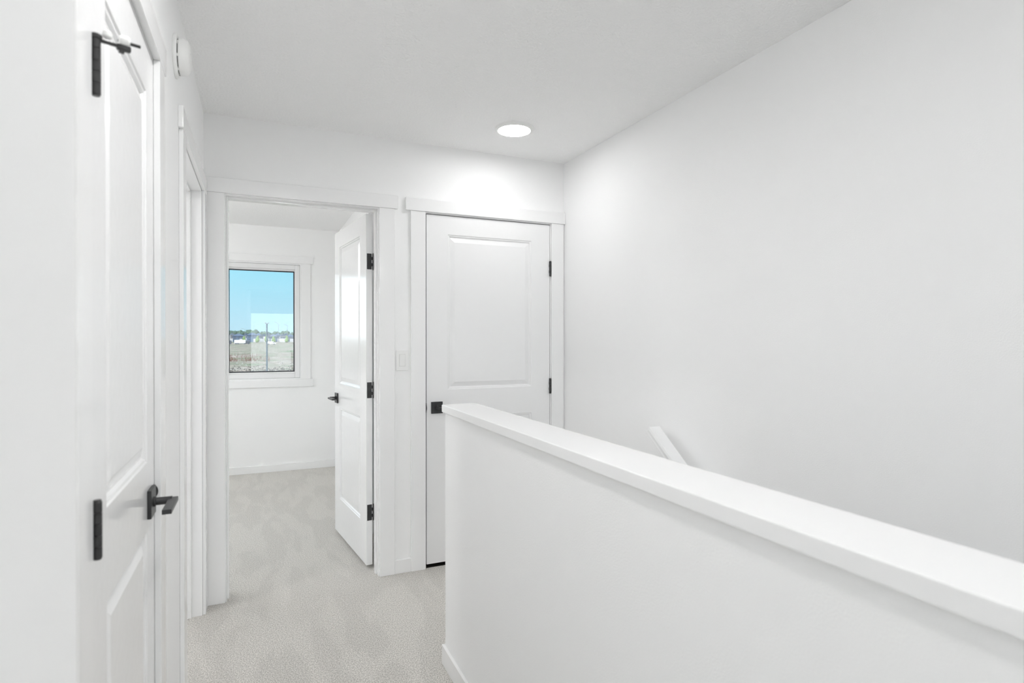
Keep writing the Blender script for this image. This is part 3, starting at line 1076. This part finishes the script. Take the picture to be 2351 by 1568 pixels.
ORD = ['first', 'second', 'third', 'fourth', 'fifth', 'sixth', 'seventh', 'eighth']
for k in range(16):
    x = -26 + k * 3.9
    hh = 9.6 + rnd.uniform(-1.0, 1.0) - max(0, x + 8) * .055
    if x > 0: hh = 7.6 + rnd.uniform(-.7, .9)
    lab = ('tall skyline tree left of the pole, %s from the left edge' % ORD[k]) if k < 7 else \
          ('low skyline tree right of the pole, %s from the pole' % ORD[min(k - 7, 7)]) if k < 15 else \
          'dark skyline tree at the right end of the row'
    tree(x, 462 + (k % 2) * 11, hh, 5.6 + rnd.uniform(-.6, .9), 'leaf_far', lab, 'skyline trees behind the houses', 100 + k)
young = ((-7.8, 'young green tree above the long trailer'), (.4, 'young green tree between the blue house and grey house'),
         (5.8, 'bright green young tree just left of the light pole'), (10.2, 'bright green young tree just right of the light pole'),
         (18.6, 'yellow-green young tree in front of the houses right of the pole'), (24.0, 'young green tree near the right window edge'),
         (-17.5, 'young green tree at the left window edge'))
for k, (x, lab) in enumerate(young):
    tree(x * .95, 398, 4.1 + .4 * (k % 3), 2.3, 'leaf_new', lab, None, 300 + k * 9, narrow=True)


def trailer(x0, x1, y, label, cabw):
    g_ = ground_z(y)
    cx_ = (x0 + x1) / 2
    o = (cx_, y, g_)
    root = tag(empty('truck', o), label, 'truck')
    bm = bmesh.new()
    add_box(bm, x0, x1, y - 1.2, y + 1.2, g_ + .55, g_ + 2.45, bev=.05)
    obj('cargo_box', bm, M_['white'], (cx_, y, g_ + .55), root, o)
    bm = bmesh.new()
    add_box(bm, x1 + .1, x1 + cabw, y - 1.15, y + 1.15, g_ + .5, g_ + 2.2, bev=.25)
    obj('cab', bm, M_['dark'], (x1 + cabw / 2, y, g_ + .5), root, o)
    bm = bmesh.new()
    add_box(bm, x0 + .1, x1 + cabw, y - .9, y + .9, g_ + .35, g_ + .6)
    obj('chassis', bm, M_['dark'], (cx_, y, g_ + .4), root, o)
    for wx in (x0 + .8, x0 + 1.9, x1 - .3, x1 + cabw - .6):
        bm = bmesh.new()
        add_cyl(bm, (wx, y - 1.2, g_ + .42), (0, 1, 0), .42, 2.4, 16, .03)
        obj('wheel', bm, M_['dark'], (wx, y, g_ + .42), root, o)


trailer(-13.0 + 1.2, -6.3 + .3, 362, 'long white box truck with dark cab parked at the far side of the field', 2.2)
trailer(-20.5, -15.2, 362, 'white box truck cut by the left edge of the window', 2.0)
# small white van right of the pole
vx, vy = 7.2, 340
vg = ground_z(vy)
vn = tag(empty('van', (vx, vy, vg)), 'small white van parked in the field right of the light pole', 'van')
bm = bmesh.new()
add_box(bm, vx - 2.0, vx + 1.2, vy - .9, vy + .9, vg + .4, vg + 1.75, bev=.15)
add_box(bm, vx + 1.0, vx + 2.2, vy - .85, vy + .85, vg + .4, vg + 1.1, bev=.15)
obj('body', bm, M_['white'], (vx, vy, vg + .4), vn, (vx, vy, vg))
bm = bmesh.new()
add_box(bm, vx + .55, vx + 1.3, vy - .93, vy + .93, vg + 1.05, vg + 1.55, bev=.08)
obj('windshield', bm, M_['glassy'], (vx + 1, vy, vg + 1.2), vn, (vx, vy, vg))
for wx in (-1.4, 1.4):
    bm = bmesh.new()
    add_cyl(bm, (vx + wx, vy - .95, vg + .36), (0, 1, 0), .36, 1.9, 16, .02)
    obj('wheel', bm, M_['dark'], (vx + wx, vy, vg + .36), vn, (vx, vy, vg))

# reddish dry stems standing in rows in the field, uncountable
bm = bmesh.new()
for k in range(520):
    x = rnd.uniform(-14, 2.5); y = rnd.uniform(118, 165)
    if rnd.random() > .5: y = rnd.uniform(118, 130)
    hh = rnd.uniform(.3, 1.1)
    g_ = ground_z(y)
    a = bm.verts.new((x - .03, y, g_)); b = bm.verts.new((x + .03, y, g_)); c = bm.verts.new((x + rnd.uniform(-.2, .2), y, g_ + hh)); d_ = bm.verts.new((x, y + .08, g_))
    bm.faces.new((a, b, c)); bm.faces.new((b, d_, c)); bm.faces.new((d_, a, c))
tag(obj('dry_stems', bm, M_['stem'], (-6, 130, GZ), sm=False), 'reddish dry weed stems standing in the field', 'weeds', None, 'stuff')
bm = bmesh.new()
for k in range(2200):
    x = rnd.uniform(-9, 9); y = 68 + abs(rnd.gauss(0, 11))
    blob(bm, (x, y, ground_z(y) + .03), rnd.uniform(.03, .12), k, 1, .7)
tag(obj('earth_clods', bm, M_['clod'], (0, 75, GZ), sm=False), 'dark clods and tufts scattered on the bare earth near the house', 'clods', None, 'stuff')
bm = bmesh.new()
for k in range(60):
    x = rnd.uniform(-9, 9); y = rnd.uniform(98, 116)
    blob(bm, (x, y, ground_z(y) + .03), rnd.uniform(.04, .11), k, 1, .7)
tag(obj('stones', bm, M_['stone'], (0, 90, GZ), sm=False), 'pale stones scattered over the field', 'stones', None, 'stuff')
